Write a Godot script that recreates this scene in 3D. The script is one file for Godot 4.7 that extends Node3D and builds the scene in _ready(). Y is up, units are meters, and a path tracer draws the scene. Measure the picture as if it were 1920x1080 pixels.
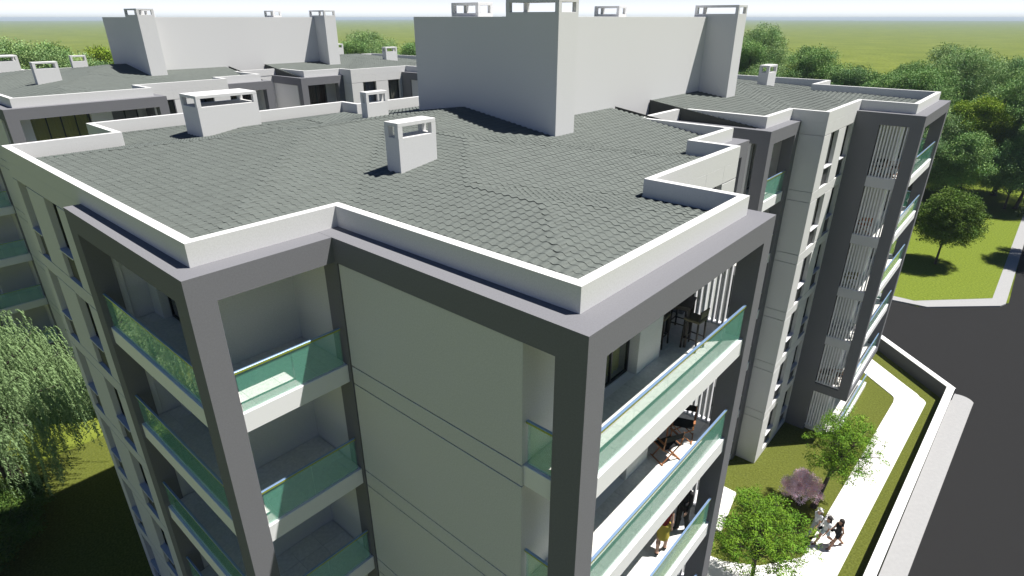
extends Node3D
# Two apartment blocks seen from above one block's roof corner.
# Plan coordinates: u runs along the long street (world +x), v runs away from it (world -z),
# h is height measured from the eye level of the camera, which stands 22.49 m above the ground.

const EYE := 22.49
const GR := -22.49
const US := 23.5
const F := [-7.13, -10.13, -13.13, -16.13, -19.13, -22.13]
const SUNDIR := Vector3(-0.365, -1.0, -0.33)

var M := {}
var mesh_cache := {}
var rng := RandomNumberGenerator.new()

func P(u: float, v: float, h: float) -> Vector3:
	return Vector3(u, h + EYE, -v)

# ------------------------------------------------------------------ materials
func lin(r: float, g: float, b: float) -> Color:
	return Color(r, g, b).linear_to_srgb()

func noise_tex(freq: float, seed_: int, oct: int, c0: Color, c1: Color, size := 512, kind := FastNoiseLite.TYPE_SIMPLEX_SMOOTH) -> NoiseTexture2D:
	var n := FastNoiseLite.new()
	n.noise_type = kind
	n.frequency = freq
	n.seed = seed_
	n.fractal_octaves = oct
	var t := NoiseTexture2D.new()
	t.width = size
	t.height = size
	t.seamless = true
	t.noise = n
	var g := Gradient.new()
	g.set_color(0, c0)
	g.set_color(1, c1)
	t.color_ramp = g
	return t

func normal_tex(freq: float, seed_: int, strength: float, size := 512) -> NoiseTexture2D:
	var n := FastNoiseLite.new()
	n.frequency = freq
	n.seed = seed_
	n.fractal_octaves = 4
	var t := NoiseTexture2D.new()
	t.width = size
	t.height = size
	t.seamless = true
	t.as_normal_map = true
	t.bump_strength = strength
	t.noise = n
	return t

func mat(c: Color, rough := 0.85, metal := 0.0) -> StandardMaterial3D:
	var m := StandardMaterial3D.new()
	m.albedo_color = c
	m.roughness = rough
	m.metallic = metal
	return m

func triplanar(m: StandardMaterial3D, albedo: Texture2D, scale_: float, normal: Texture2D = null, nscale := 0.5) -> StandardMaterial3D:
	m.uv1_triplanar = true
	m.uv1_world_triplanar = true
	m.uv1_scale = Vector3.ONE * scale_
	if albedo:
		m.albedo_texture = albedo
	if normal:
		m.normal_enabled = true
		m.normal_texture = normal
		m.normal_scale = nscale
	return m

func make_materials() -> void:
	var st_n := normal_tex(0.16, 3, 5.0)
	var st_a := noise_tex(0.06, 5, 5, Color(0.94, 0.94, 0.935), Color(1, 1, 1))
	M.stucco = triplanar(mat(lin(0.66, 0.66, 0.665), 0.93), st_a, 0.7, st_n, 0.10)
	M.frame = triplanar(mat(lin(0.190, 0.191, 0.210), 0.8), st_a, 0.7, st_n, 0.08)
	M.slab = mat(lin(0.78, 0.78, 0.80), 0.6)
	M.dark_panel = triplanar(mat(lin(0.055, 0.057, 0.063), 0.7), st_a, 0.9, st_n, 0.3)
	M.sill = mat(lin(0.55, 0.55, 0.58), 0.55)
	M.black = mat(lin(0.012, 0.013, 0.015), 0.4)
	M.rail = mat(Color(0.58, 0.70, 0.86), 0.28, 0.55)  # blue of the mirrored sky is put into the handrail's own colour
	M.rail_lawn_reflection = mat(lin(0.30, 0.34, 0.05), 0.4)  # painted lawn reflection: yellow-green for the strip added below the handrail
	M.glass = mat(Color(0.54, 0.87, 0.76, 0.22), 0.02)
	M.glass.transparency = BaseMaterial3D.TRANSPARENCY_ALPHA
	M.pane = mat(Color(0.14, 0.17, 0.14, 0.25), 0.02)
	M.pane.transparency = BaseMaterial3D.TRANSPARENCY_ALPHA
	M.slat = mat(lin(0.76, 0.76, 0.79), 0.5)
	M.roof_base = mat(lin(0.06, 0.065, 0.06), 0.95)
	var fl_a := noise_tex(0.02, 15, 5, Color(0.90, 0.90, 0.90), Color(1, 1, 1))
	for i in 3:
		var f: float = [0.74, 0.71, 0.77][i]
		M["floor%d" % i] = triplanar(mat(lin(f, f * 0.985, f * 0.96), 0.55), fl_a, 0.8)
	M.grout = mat(lin(0.30, 0.30, 0.30), 0.9)
	# roof tiles: weathered grey green clay, three tones
	var ti_a := noise_tex(0.03, 21, 5, Color(0.80, 0.81, 0.80), Color(1, 1, 1))
	for i in 3:
		var k: float = [1.0, 0.95, 1.05][i]
		M["tile%d" % i] = triplanar(mat(lin(0.132 * k, 0.149 * k, 0.139 * k), 0.8), ti_a, 1.7)
	M.tiles = triplanar(mat(Color.WHITE, 0.8), ti_a, 1.7)
	M.tiles.vertex_color_use_as_albedo = true
	# curtains
	M.curtain_olive = mat(lin(0.58, 0.58, 0.15), 0.95)
	M.curtain_pale = mat(lin(0.42, 0.40, 0.33), 0.95)
	M.curtain_blue = mat(lin(0.10, 0.14, 0.30), 0.95)
	M.curtain_brown = mat(lin(0.10, 0.035, 0.02), 0.95)
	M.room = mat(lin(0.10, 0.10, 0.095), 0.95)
	# ground
	var g1 := noise_tex(0.02, 31, 6, Color(0.72, 0.74, 0.66), Color(1.0, 1.0, 1.0), 1024)
	var g2 := noise_tex(0.006, 33, 5, Color(0.80, 0.84, 0.78), Color(1.0, 1.0, 1.0), 1024)
	M.field = triplanar(mat(lin(0.235, 0.268, 0.050), 1.0), g1, 0.018)
	M.field.detail_enabled = true
	M.field.detail_blend_mode = BaseMaterial3D.BLEND_MODE_MUL
	M.field.detail_uv_layer = BaseMaterial3D.DETAIL_UV_2
	M.field.detail_albedo = g2
	M.field.uv2_triplanar = true
	M.field.uv2_world_triplanar = true
	M.field.uv2_scale = Vector3.ONE * 0.0037
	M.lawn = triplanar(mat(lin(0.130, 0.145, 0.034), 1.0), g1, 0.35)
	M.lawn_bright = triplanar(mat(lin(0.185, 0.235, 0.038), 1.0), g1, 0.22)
	var rd := noise_tex(0.11, 41, 4, Color(0.82, 0.82, 0.82), Color(1.0, 1.0, 1.0))
	M.road = triplanar(mat(lin(0.028, 0.028, 0.029), 0.92), rd, 0.6)
	var pv := noise_tex(0.02, 43, 5, Color(0.965, 0.965, 0.965), Color(1.0, 1.0, 1.0))
	M.walk = triplanar(mat(lin(0.72, 0.71, 0.69), 0.9), pv, 0.3)
	M.kerb = triplanar(mat(lin(0.33, 0.33, 0.335), 0.9), pv, 0.3)
	M.wall_white = triplanar(mat(lin(0.78, 0.78, 0.77), 0.9), pv, 0.4)
	# plants
	var bk := noise_tex(0.05, 51, 5, Color(0.55, 0.55, 0.55), Color(1, 1, 1))
	M.bark = triplanar(mat(lin(0.085, 0.068, 0.052), 0.95), bk, 1.5, normal_tex(0.06, 53, 8.0), 0.8)
	M.leaf = mat(Color.WHITE, 0.6)
	M.leaf.vertex_color_use_as_albedo = true
	M.leaf.backlight_enabled = true
	M.leaf.backlight = Color(0.25, 0.32, 0.08)
	M.leaf.cull_mode = BaseMaterial3D.CULL_DISABLED
	for q in [M.field, M.lawn, M.lawn_bright, M.road, M.walk, M.kerb, M.stucco, M.frame]:
		q.metallic_specular = 0.12
	M.leaf.metallic_specular = 0.25
	M.petal = mat(Color.WHITE, 0.7)
	M.petal.vertex_color_use_as_albedo = true
	M.petal.backlight_enabled = true
	M.petal.backlight = Color(0.5, 0.3, 0.35)
	M.petal.cull_mode = BaseMaterial3D.CULL_DISABLED

# ------------------------------------------------------------------ mesh helpers
func cbox(size: Vector3, b: float) -> Mesh:
	var key := "b%.3f_%.3f_%.3f_%.3f" % [size.x, size.y, size.z, b]
	if mesh_cache.has(key):
		return mesh_cache[key]
	var me: Mesh
	if b <= 0.0:
		var bm := BoxMesh.new()
		bm.size = size
		me = bm
	else:
		var st := SurfaceTool.new()
		st.begin(Mesh.PRIMITIVE_TRIANGLES)
		var hs := size * 0.5
		var pt := func(s: Vector3, ax: int) -> Vector3:
			var r := Vector3.ZERO
			for i in 3:
				r[i] = s[i] * (hs[i] if i == ax else hs[i] - b)
			return r
		for ax in 3:
			var i1 := (ax + 1) % 3
			var i2 := (ax + 2) % 3
			for s in [-1.0, 1.0]:
				var q := []
				for c in [[-1, -1], [1, -1], [1, 1], [-1, 1]]:
					var sv := Vector3.ZERO
					sv[ax] = s
					sv[i1] = c[0]
					sv[i2] = c[1]
					q.append(pt.call(sv, ax))
				var n := Vector3.ZERO
				n[ax] = s
				quad(st, q, n)
			# edges along axis ax, between faces i1 and i2
			for s1 in [-1.0, 1.0]:
				for s2 in [-1.0, 1.0]:
					var a := Vector3.ZERO
					a[i1] = s1
					a[i2] = s2
					var lo := a
					var hi := a
					lo[ax] = -1.0
					hi[ax] = 1.0
					quad(st, [pt.call(lo, i1), pt.call(hi, i1), pt.call(hi, i2), pt.call(lo, i2)], a.normalized())
		for sx in [-1.0, 1.0]:
			for sy in [-1.0, 1.0]:
				for sz in [-1.0, 1.0]:
					var s := Vector3(sx, sy, sz)
					tri(st, pt.call(s, 0), pt.call(s, 1), pt.call(s, 2), s.normalized())
		me = st.commit()
	mesh_cache[key] = me
	return me

func tri(st: SurfaceTool, a: Vector3, b: Vector3, c: Vector3, n: Vector3) -> void:
	st.set_normal(n)
	if (b - a).cross(c - a).dot(n) > 0.0:
		var t := b
		b = c
		c = t
	st.add_vertex(a)
	st.add_vertex(b)
	st.add_vertex(c)

func quad(st: SurfaceTool, q: Array, n: Vector3) -> void:
	tri(st, q[0], q[1], q[2], n)
	tri(st, q[0], q[2], q[3], n)

func offset_of(n: Node) -> Vector3:
	var o := Vector3.ZERO
	while n != self and n is Node3D:
		o += (n as Node3D).position
		n = n.get_parent()
	return o

func node(parent: Node, called: String, me: Mesh, m: Material, at: Vector3) -> MeshInstance3D:
	var o := MeshInstance3D.new()
	o.name = called
	o.mesh = me
	o.material_override = m
	parent.add_child(o, true)
	o.position = at - offset_of(parent)
	return o

var taken := {}
func numbered(called: String) -> String:
	var k: int = taken.get(called, 0)
	taken[called] = k + 1
	return called if k == 0 else "%s_%03d" % [called, k]

func tag(o: Node, label: String, category: String, group := "") -> void:
	o.set_meta("label", label)
	o.set_meta("category", category)
	if group != "":
		o.set_meta("group", group)

func thing(called: String, label: String, category: String, at: Vector3, group := "") -> Node3D:
	var o := Node3D.new()
	o.name = numbered(called)
	add_child(o)
	o.position = at
	tag(o, label, category, group)
	return o

# box in plan coordinates of the left wing; sg = -1 mirrors it into the right wing
var sg := 1.0
func box(parent: Node, called: String, m: Material, u0: float, u1: float, v0: float, v1: float, h0: float, h1: float, bev := 0.0) -> MeshInstance3D:
	var uc := (u0 + u1) * 0.5
	if sg < 0.0:
		uc = 2.0 * US - uc
	var size := Vector3(absf(u1 - u0), absf(h1 - h0), absf(v1 - v0))
	return node(parent, called, cbox(size, bev), m, P(uc, (v0 + v1) * 0.5, (h0 + h1) * 0.5))

# ------------------------------------------------------------------ roof shape
var segs := [[3.83, 6.93, 11.0, 24.05], [6.93, 11.9, 4.67, 27.0], [11.9, 13.06, 4.67, 25.2], [13.06, 16.9, 7.03, 25.2], [16.9, 18.5, 7.03, 24.0], [18.5, 23.5, 8.52, 24.0]]

func dinf(u: float, v: float) -> float:
	if u > US:
		u = 2.0 * US - u
	var d := u - 3.83
	for s in segs:
		var gap := maxf(maxf(s[0] - u, u - s[1]), 0.0)
		if gap < d:
			d = minf(d, maxf(gap, v - s[2]))
			d = minf(d, maxf(gap, s[3] - v))
	# the mirrored half
	return d

func roof_h(u: float, v: float) -> float:
	return -4.1 + 0.141 * maxf(dinf(u, v), 0.0)

func in_roof(u: float, v: float) -> bool:
	if u > US:
		u = 2.0 * US - u
	if u > 21.93:
		return false
	if u > 16.15 and v > 13.65 and v < 18.7:
		return false
	for s in segs:
		if u >= s[0] and u <= s[1]:
			return v > s[2] + 0.02 and v < s[3] - 0.16
	return false

func tile_mesh() -> ArrayMesh:
	var st := SurfaceTool.new()
	st.begin(Mesh.PRIMITIVE_TRIANGLES)
	var n := 8
	var w := 0.256
	var l0 := -0.105
	var l1 := 0.125
	var top := []
	for i in n + 1:
		var t := float(i) / n
		var y := 0.018 * sin(TAU * t)
		top.append([Vector3(l0, y + 0.016, (0.5 - t) * w), Vector3(l1, y + 0.006, (0.5 - t) * w)])
	st.set_smooth_group(0)
	for i in n:
		var a: Vector3 = top[i][0]
		var b: Vector3 = top[i][1]
		var c: Vector3 = top[i + 1][1]
		var d: Vector3 = top[i + 1][0]
		for p in [a, c, b, a, d, c]:
			st.add_vertex(p)
	st.set_smooth_group(1)
	for i in n:
		var a2: Vector3 = top[i][0]
		var d2: Vector3 = top[i + 1][0]
		var dn := Vector3(0.004, -0.017, 0)
		for p in [a2, a2 + dn, d2 + dn, a2, d2 + dn, d2]:
			st.add_vertex(p)
	st.generate_normals()
	return st.commit()

func build_roof(b: Node3D) -> void:
	# boards under the tiles, one cell at a time so that hips and valleys follow the outline
	var st := SurfaceTool.new()
	st.begin(Mesh.PRIMITIVE_TRIANGLES)
	var o := offset_of(b)
	for half in 2:
		for s in segs:
			var u0: float = s[0]
			var u1: float = minf(s[1], 22.05)
			var nu := int(ceil((u1 - u0) / 0.5))
			var nv := int(ceil((s[3] - s[2]) / 0.5))
			for i in nu:
				for j in nv:
					var q := []
					for c in [[0, 0], [1, 0], [1, 1], [0, 1]]:
						var u: float = lerpf(u0, u1, float(i + c[0]) / nu)
						var v: float = lerpf(s[2], s[3], float(j + c[1]) / nv)
						var h := roof_h(u, v) - 0.07
						q.append(P(u if half == 0 else 2.0 * US - u, v, h) - o)
					quad(st, q, (q[1] - q[0]).cross(q[3] - q[0]).normalized() * (1.0 if half == 0 else -1.0))
		# gable end beside the light well
		for j in 12:
			var va := 12.2 + (13.5 - 12.2) * 0.0 + (8.6 - 12.2) * 0.0
			va = lerpf(8.6, 13.5, j / 12.0)
			var vb := lerpf(8.6, 13.5, (j + 1) / 12.0)
			var uu := 22.05 if half == 0 else 2.0 * US - 22.05
			quad(st, [P(uu, va, roof_h(22.0, va) + 0.045) - o, P(uu, vb, roof_h(22.0, vb) + 0.045) - o, P(uu, vb, -4.45) - o, P(uu, va, -4.45) - o], Vector3(1 if half == 0 else -1, 0, 0))
	var roof := node(b, "roof", st.commit(), M.roof_base, o)
	# tiles
	var tm := tile_mesh()
	var list := []
	var nu2 := int((43.2 - 3.9) / 0.2)
	for i in nu2:
		var u := 3.94 + i * 0.2
		for j in 92:
			var v := 4.80 + j * 0.245
			if not in_roof(u, v):
				continue
			var h := roof_h(u, v)
			var gu := (roof_h(u + 0.16, v) - roof_h(u - 0.16, v)) / 0.32
			var gv := (roof_h(u, v + 0.18) - roof_h(u, v - 0.18)) / 0.36
			var x := Vector3(1, gu, 0)
			var z := Vector3(0, -gv, 1)
			var y := z.cross(x).normalized()
			var jit := Basis(Vector3.UP, rng.randf_range(-0.012, 0.012)) * Basis(Vector3.FORWARD, rng.randf_range(-0.012, 0.012))
			list.append([P(u, v, h - 0.012 + rng.randf_range(-0.002, 0.002)), Basis(x, y, z) * jit])
	list.sort_custom(func(p, q): return (p[0] - Vector3(0, EYE, 0)).length_squared() < (q[0] - Vector3(0, EYE, 0)).length_squared())
	var near := mini(300, list.size())
	for i in near:
		var t := node(roof, "tile", tm, M["tile%d" % [0, 0, 1, 0, 2, 0, 1, 2][rng.randi() % 8]], list[i][0])
		t.basis = list[i][1]
	var mm := MultiMesh.new()
	mm.transform_format = MultiMesh.TRANSFORM_3D
	mm.use_colors = true
	mm.mesh = tm
	mm.instance_count = list.size() - near
	for i in range(near, list.size()):
		mm.set_instance_transform(i - near, Transform3D(list[i][1], list[i][0] - o))
		var k := rng.randf_range(0.94, 1.06)
		mm.set_instance_color(i - near, Color(0.132 * k, 0.149 * k, 0.139 * k))
	var mi := MultiMeshInstance3D.new()
	mi.name = "tiles"
	mi.multimesh = mm
	mi.material_override = M.tiles
	mi.set_meta("kind", "stuff")
	roof.add_child(mi)

# ------------------------------------------------------------------ facade pieces
const GAP := 0.03
func levels(top: float, bottom: float) -> Array:
	var l := [top]
	for g in [-4.64]:
		l.append(g)
	for k in 5:
		l.append(F[k])
		l.append(F[k] - 0.47)
	l.append(bottom)
	return l

# a wall pier of rendered panels with recessed joints at every storey
func pier(b: Node3D, u0: float, u1: float, v0: float, v1: float, top := -4.1) -> void:
	var e := 0.05
	var core := box(b, "wall", M.stucco, u0 + e, u1 - e, v0 + e, v1 - e, GR, top - 0.06)
	var l := levels(top, GR)
	for i in l.size() - 1:
		var a: float = l[i] - (0.0 if i == 0 else GAP * 0.5)
		var c: float = l[i + 1] + (0.0 if i == l.size() - 2 else GAP * 0.5)
		box(core, "wall_panel", M.stucco, u0, u1, v0, v1, c, a, 0.004)

func plain_wall(b: Node3D, u0: float, u1: float, v0: float, v1: float, h0 := GR, h1 := -4.3) -> MeshInstance3D:
	return box(b, "wall", M.stucco, u0, u1, v0, v1, h0, h1)

func curtain_mesh(w: float, h: float, amp: float, waves: int) -> ArrayMesh:
	var key := "c%.3f_%.3f_%d" % [w, h, waves]
	if mesh_cache.has(key):
		return mesh_cache[key]
	var st := SurfaceTool.new()
	st.begin(Mesh.PRIMITIVE_TRIANGLES)
	st.set_smooth_group(0)
	var n := waves * 6
	for i in n:
		var x0 := (float(i) / n - 0.5) * w
		var x1 := (float(i + 1) / n - 0.5) * w
		var z0 := amp * sin(TAU * waves * i / n) * (0.7 + 0.3 * sin(i * 1.7))
		var z1 := amp * sin(TAU * waves * (i + 1) / n) * (0.7 + 0.3 * sin((i + 1) * 1.7))
		var a := Vector3(x0, h * 0.5, z0)
		var b2 := Vector3(x1, h * 0.5, z1)
		var c := Vector3(x1, -h * 0.5, z1)
		var d := Vector3(x0, -h * 0.5, z0)
		for p in [a, b2, c, a, c, d]:
			st.add_vertex(p)
	st.generate_normals()
	var me := st.commit()
	mesh_cache[key] = me
	return me

# glazing that fills an opening. ax = "u": the opening lies in a plane of constant u, spanning s0..s1 in v; inward = +1 when the room lies at larger coordinate
func glazing(b: Node3D, called: String, ax: String, at: float, inward: float, s0: float, s1: float, h0: float, h1: float, bays: int, cur: Material, curtain_share := 1.0) -> MeshInstance3D:
	var t := 0.05
	var bx := func(par: Node, nm: String, m: Material, a0: float, a1: float, c0: float, c1: float, g0: float, g1: float) -> MeshInstance3D:
		if ax == "u":
			return box(par, nm, m, minf(a0, a1), maxf(a0, a1), c0, c1, g0, g1)
		return box(par, nm, m, c0, c1, minf(a0, a1), maxf(a0, a1), g0, g1)
	var d0 := at
	var d1 := at + inward * 0.06
	var fr: MeshInstance3D = bx.call(b, called, M.black, d0, d1, s0, s1, h1 - t, h1)
	bx.call(fr, "bottom_rail", M.black, d0, d1, s0, s1, h0, h0 + t)
	bx.call(fr, "stile", M.black, d0, d1, s0, s0 + t, h0 + t, h1 - t)
	bx.call(fr, "stile", M.black, d0, d1, s1 - t, s1, h0 + t, h1 - t)
	var wbay := (s1 - s0 - 2 * t) / bays
	for i in bays:
		var a := s0 + t + wbay * i + (0.0 if i == 0 else t * 0.5)
		var c := s0 + t + wbay * (i + 1) - (0.0 if i == bays - 1 else t * 0.5)
		if i > 0:
			bx.call(fr, "mullion", M.black, d0, d1, a - t, a, h0 + t, h1 - t)
		bx.call(fr, "pane", M.pane, at + inward * 0.025, at + inward * 0.033, a, c, h0 + t, h1 - t)
	if cur:
		var w := (s1 - s0 - 0.1) * curtain_share
		var me := curtain_mesh(w, h1 - h0 - 0.08, 0.035, maxi(3, int(w * 7)))
		var mid := (s0 + s1) * 0.5 - (s1 - s0 - w) * 0.42
		var pos: Vector3
		if ax == "u":
			var uu := at + inward * 0.18
			pos = P(uu if sg > 0 else 2.0 * US - uu, mid, (h0 + h1) * 0.5)
		else:
			pos = P(mid if sg > 0 else 2.0 * US - mid, at + inward * 0.18, (h0 + h1) * 0.5)
		var cu := node(fr, "curtain", me, cur, pos)
		if ax == "u":
			cu.rotation.y = PI / 2
	return fr

func window(b: Node3D, ax: String, at: float, inward: float, s0: float, s1: float, k: int, cur: Material) -> void:
	var top: float = -4.64 - 3.0 * k
	var sill: float = -6.20 - 3.0 * k
	var fl: float = F[k]
	var w := glazing(b, "window", ax, at + inward * 0.17, inward, s0, s1, sill, top, 1, cur, 0.62)
	var lo := minf(at - inward * 0.03, at + inward * 0.17)
	var hi := maxf(at - inward * 0.03, at + inward * 0.17)
	var plo := minf(at + inward * 0.10, at + inward * 0.26)
	var phi := maxf(at + inward * 0.10, at + inward * 0.26)
	if ax == "u":
		box(w, "sill", M.sill, lo, hi, s0, s1, sill - 0.045, sill, 0.006)
		box(w, "apron_panel", M.dark_panel, plo, phi, s0, s1, fl, sill - 0.045)
	else:
		box(w, "sill", M.sill, s0, s1, lo, hi, sill - 0.045, sill, 0.006)
		box(w, "apron_panel", M.dark_panel, s0, s1, plo, phi, fl, sill - 0.045)

func spandrel(b: Node3D, u0: float, u1: float, v0: float, v1: float) -> void:
	box(b, "spandrel", M.stucco, u0, u1, v0, v1, -4.64 + GAP * 0.5, -4.1, 0.004)
	for k in 5:
		box(b, "spandrel", M.stucco, u0, u1, v0, v1, F[k] - 0.47 - GAP * 0.5, F[k] - GAP * 0.5, 0.004)
	box(b, "spandrel", M.stucco, u0, u1, v0, v1, GR, F[5] - GAP, 0.004)

# glass balustrade along u or v
func railing(b: Node3D, ax: String, at: float, s0: float, s1: float, fl: float, over := 0.02) -> void:
	var top := fl + 0.93
	var r: MeshInstance3D
	if ax == "u":
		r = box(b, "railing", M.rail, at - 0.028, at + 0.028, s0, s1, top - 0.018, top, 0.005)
		box(r, "lawn_reflection_strip", M.rail_lawn_reflection, at - 0.026, at + 0.026, s0, s1, top - 0.055, top - 0.018)  # added strip, coloured like lawn mirrored in the rail's side
	else:
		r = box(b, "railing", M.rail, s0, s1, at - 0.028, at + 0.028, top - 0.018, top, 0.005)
		box(r, "lawn_reflection_strip", M.rail_lawn_reflection, s0, s1, at - 0.026, at + 0.026, top - 0.055, top - 0.018)  # same added strip with the lawn's reflection as its colour
	var a0 := s0 + over
	var a1 := s1 - over
	var n := maxi(1, int(round((a1 - a0) / 1.25)))
	var w := (a1 - a0) / n
	for i in n:
		var p0 := a0 + w * i + 0.005
		var p1 := a0 + w * (i + 1) - 0.005
		if ax == "u":
			box(r, "glass_pane", M.glass, at - 0.006, at + 0.006, p0, p1, fl + 0.004, top - 0.055)
		else:
			box(r, "glass_pane", M.glass, p0, p1, at - 0.006, at + 0.006, fl + 0.004, top - 0.055)

# floor slab with its paving laid tile by tile
func slab(b: Node3D, fl: float, rects: Array) -> void:
	var first: MeshInstance3D = null
	for r in rects:
		var s := box(b if first == null else first, "balcony_slab" if first == null else "slab_extension", M.slab, r[0], r[1], r[2], r[3], fl - 0.47, fl - 0.014, 0.008)
		if first == null:
			first = s
		var u0: float = r[0] + r[4]
		var u1: float = r[1] - r[5]
		var v0: float = r[2] + r[6]
		var v1: float = r[3] - r[7]
		if sg < 0.0 or fl < -14.0:
			# too far off or hidden to tell the tiles apart: one sheet of paving
			box(first, "floor_finish", M.floor0, u0, u1, v0, v1, fl - 0.014, fl)
			continue
		var nu := maxi(1, int(round((u1 - u0) / 0.62)))
		var nv := maxi(1, int(round((v1 - v0) / 0.62)))
		var wu := (u1 - u0) / nu
		var wv := (v1 - v0) / nv
		for i in nu:
			for j in nv:
				box(first, "floor_tile", M["floor%d" % (rng.randi() % 3)], u0 + wu * i + 0.003, u0 + wu * (i + 1) - 0.003, v0 + wv * j + 0.003, v0 + wv * (j + 1) - 0.003, fl - 0.014, fl, 0.0)

func louvre(b: Node3D, k: int) -> void:
	var top := -4.64 - 3.0 * k
	var fl: float = F[k]
	var r := box(b, "louvre_screen", M.slat, 13.53, 13.71, 4.5, 5.75, fl, fl + 0.03)
	for i in 9:
		var v := 4.58 + i * 0.1365
		box(r, "slat", M.slat, 13.55, 13.69, v - 0.026, v + 0.026, fl + 0.03, top, 0.003)

func chimney(b: Node3D, u0: float, u1: float, v0: float, v1: float, h0: float, top: float) -> void:
	var open0 := top - 0.38
	var open1 := top - 0.10
	var s := box(b, "chimney", M.stucco, u0, u1, v0, v1, h0, open0, 0.006)
	var t := 0.15
	if v1 - v0 < 0.5:
		t = 0.11
	for c in [[u0, v0], [u1 - t, v0], [u0, v1 - t], [u1 - t, v1 - t]]:
		box(s, "post", M.stucco, c[0], c[0] + t, c[1], c[1] + t, open0, open1)
	box(s, "cap", M.stucco, u0, u1, v0, v1, open1, top, 0.006)

# ------------------------------------------------------------------ one wing
func build_wing(b: Node3D) -> void:
	# solid inner mass
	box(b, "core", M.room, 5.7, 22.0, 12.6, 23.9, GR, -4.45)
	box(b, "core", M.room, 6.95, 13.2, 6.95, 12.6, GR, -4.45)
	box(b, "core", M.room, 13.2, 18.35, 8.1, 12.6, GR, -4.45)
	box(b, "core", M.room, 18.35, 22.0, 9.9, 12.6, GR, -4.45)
	# ceiling under the roof
	for r in [[3.32, 6.6, 10.36, 16.9], [3.7, 6.6, 16.9, 24.2], [6.6, 13.2, 4.03, 26.9], [13.2, 18.45, 6.89, 25.1], [18.45, 21.95, 7.94, 23.95]]:
		box(b, "ceiling_slab", M.stucco, r[0], r[1], r[2], r[3], -4.5, -4.18)
	# --- outer side wall with two columns of windows
	pier(b, 3.62, 3.92, 16.4, 19.55)
	pier(b, 3.62, 3.92, 20.8, 22.65)
	pier(b, 3.62, 3.92, 23.73, 24.3)
	spandrel(b, 3.62, 3.92, 19.55, 20.8)
	spandrel(b, 3.62, 3.92, 22.65, 23.73)
	for k in 6:
		window(b, "u", 3.62, 1.0, 19.55, 20.8, k, [M.curtain_pale, M.curtain_olive, M.curtain_blue][k % 3])
		window(b, "u", 3.62, 1.0, 22.65, 23.73, k, [M.curtain_olive, M.curtain_pale][k % 2])
	plain_wall(b, 3.92, 6.95, 24.0, 24.28)
	plain_wall(b, 6.77, 11.9, 23.9, 27.18)
	plain_wall(b, 11.9, 16.9, 23.9, 25.38)
	plain_wall(b, 16.9, 22.0, 23.9, 24.18)
	# --- corner loggia walls
	plain_wall(b, 3.92, 5.7, 16.44, 16.7)
	plain_wall(b, 4.5, 6.6, 12.26, 12.6)
	plain_wall(b, 4.40, 4.72, 15.8, 16.44)
	plain_wall(b, 4.5, 4.78, 12.6, 12.9)
	plain_wall(b, 6.24, 6.6, 10.75, 12.26)
	# --- side wall of the front bay, and its door
	pier(b, 6.24, 6.6, 5.2, 10.2, -4.5)
	plain_wall(b, 6.6, 7.4, 5.22, 5.6)
	plain_wall(b, 10.13, 11.15, 5.19, 6.95)
	plain_wall(b, 11.15, 13.2, 6.68, 6.95)
	plain_wall(b, 7.4, 10.13, 5.4, 5.6, GR, F[5])
	for k in 6:
		var fl: float = F[k]
		var tp: float = -4.75 - 3.0 * k
		glazing(b, "sliding_door", "v", 5.42, 1.0, 7.4, 10.13, fl, tp, 4, M.curtain_olive if k % 2 == 0 else M.curtain_pale)
		box(b, "lintel", M.stucco, 7.4, 10.13, 5.40, 5.6, tp, tp + (0.25 if k == 0 else 0.62))
		glazing(b, "balcony_door", "u", 4.60, 1.0, 12.9, 15.8, fl, tp, 3, M.curtain_olive)
		box(b, "lintel", M.stucco, 4.56, 4.78, 12.9, 15.8, tp, tp + (0.25 if k == 0 else 0.62))
		glazing(b, "balcony_door", "v", 9.24, 1.0, 19.5, 21.3, fl, tp, 2, [M.curtain_brown, M.curtain_olive][k % 2])
		box(b, "lintel", M.stucco, 19.5, 21.3, 9.22, 9.42, tp, tp + (0.25 if k == 0 else 0.62))
		glazing(b, "terrace_door", "v", 6.60, 1.0, 11.5, 12.9, fl, tp, 2, [M.curtain_blue, M.curtain_pale, M.curtain_brown][k % 3], 0.5)
	# --- grey portal frames with their columns
	var bot := -19.70
	var f1 := box(b, "portal_frame", M.frame, 3.26, 3.77, 10.3, 16.94, -4.635, -4.09)
	box(f1, "beam", M.frame, 3.77, 6.22, 10.3, 10.8, -4.635, -4.09)
	box(f1, "column", M.frame, 3.26, 3.77, 10.3, 10.85, bot + 0.5, -4.635)
	box(f1, "column", M.frame, 3.26, 3.77, 16.37, 16.94, bot + 0.5, -4.635)
	box(f1, "beam", M.frame, 3.26, 3.77, 10.3, 16.94, bot, bot + 0.5)
	box(f1, "beam", M.frame, 3.77, 6.22, 10.3, 10.8, bot, bot + 0.5)
	box(f1, "post", M.frame, 3.30, 3.75, 10.34, 10.8, GR, bot)
	var f2 := box(b, "portal_frame", M.frame, 6.22, 6.75, 3.97, 10.8, -4.637, -4.087)
	box(f2, "beam", M.frame, 6.75, 13.25, 3.97, 4.5, -4.637, -4.087)
	box(f2, "beam", M.frame, 13.25, 13.75, 3.97, 6.83, -4.637, -4.087)
	box(f2, "column", M.frame, 6.22, 6.75, 3.97, 4.55, bot + 0.5, -4.637)
	box(f2, "column", M.frame, 6.22, 6.6, 10.23, 10.75, bot + 0.5, -4.637)
	box(f2, "column", M.frame, 13.25, 13.75, 3.97, 4.5, bot + 0.5, -4.637)
	box(f2, "side_panel", M.frame, 13.45, 13.75, 5.75, 6.83, GR, -4.637)
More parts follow.
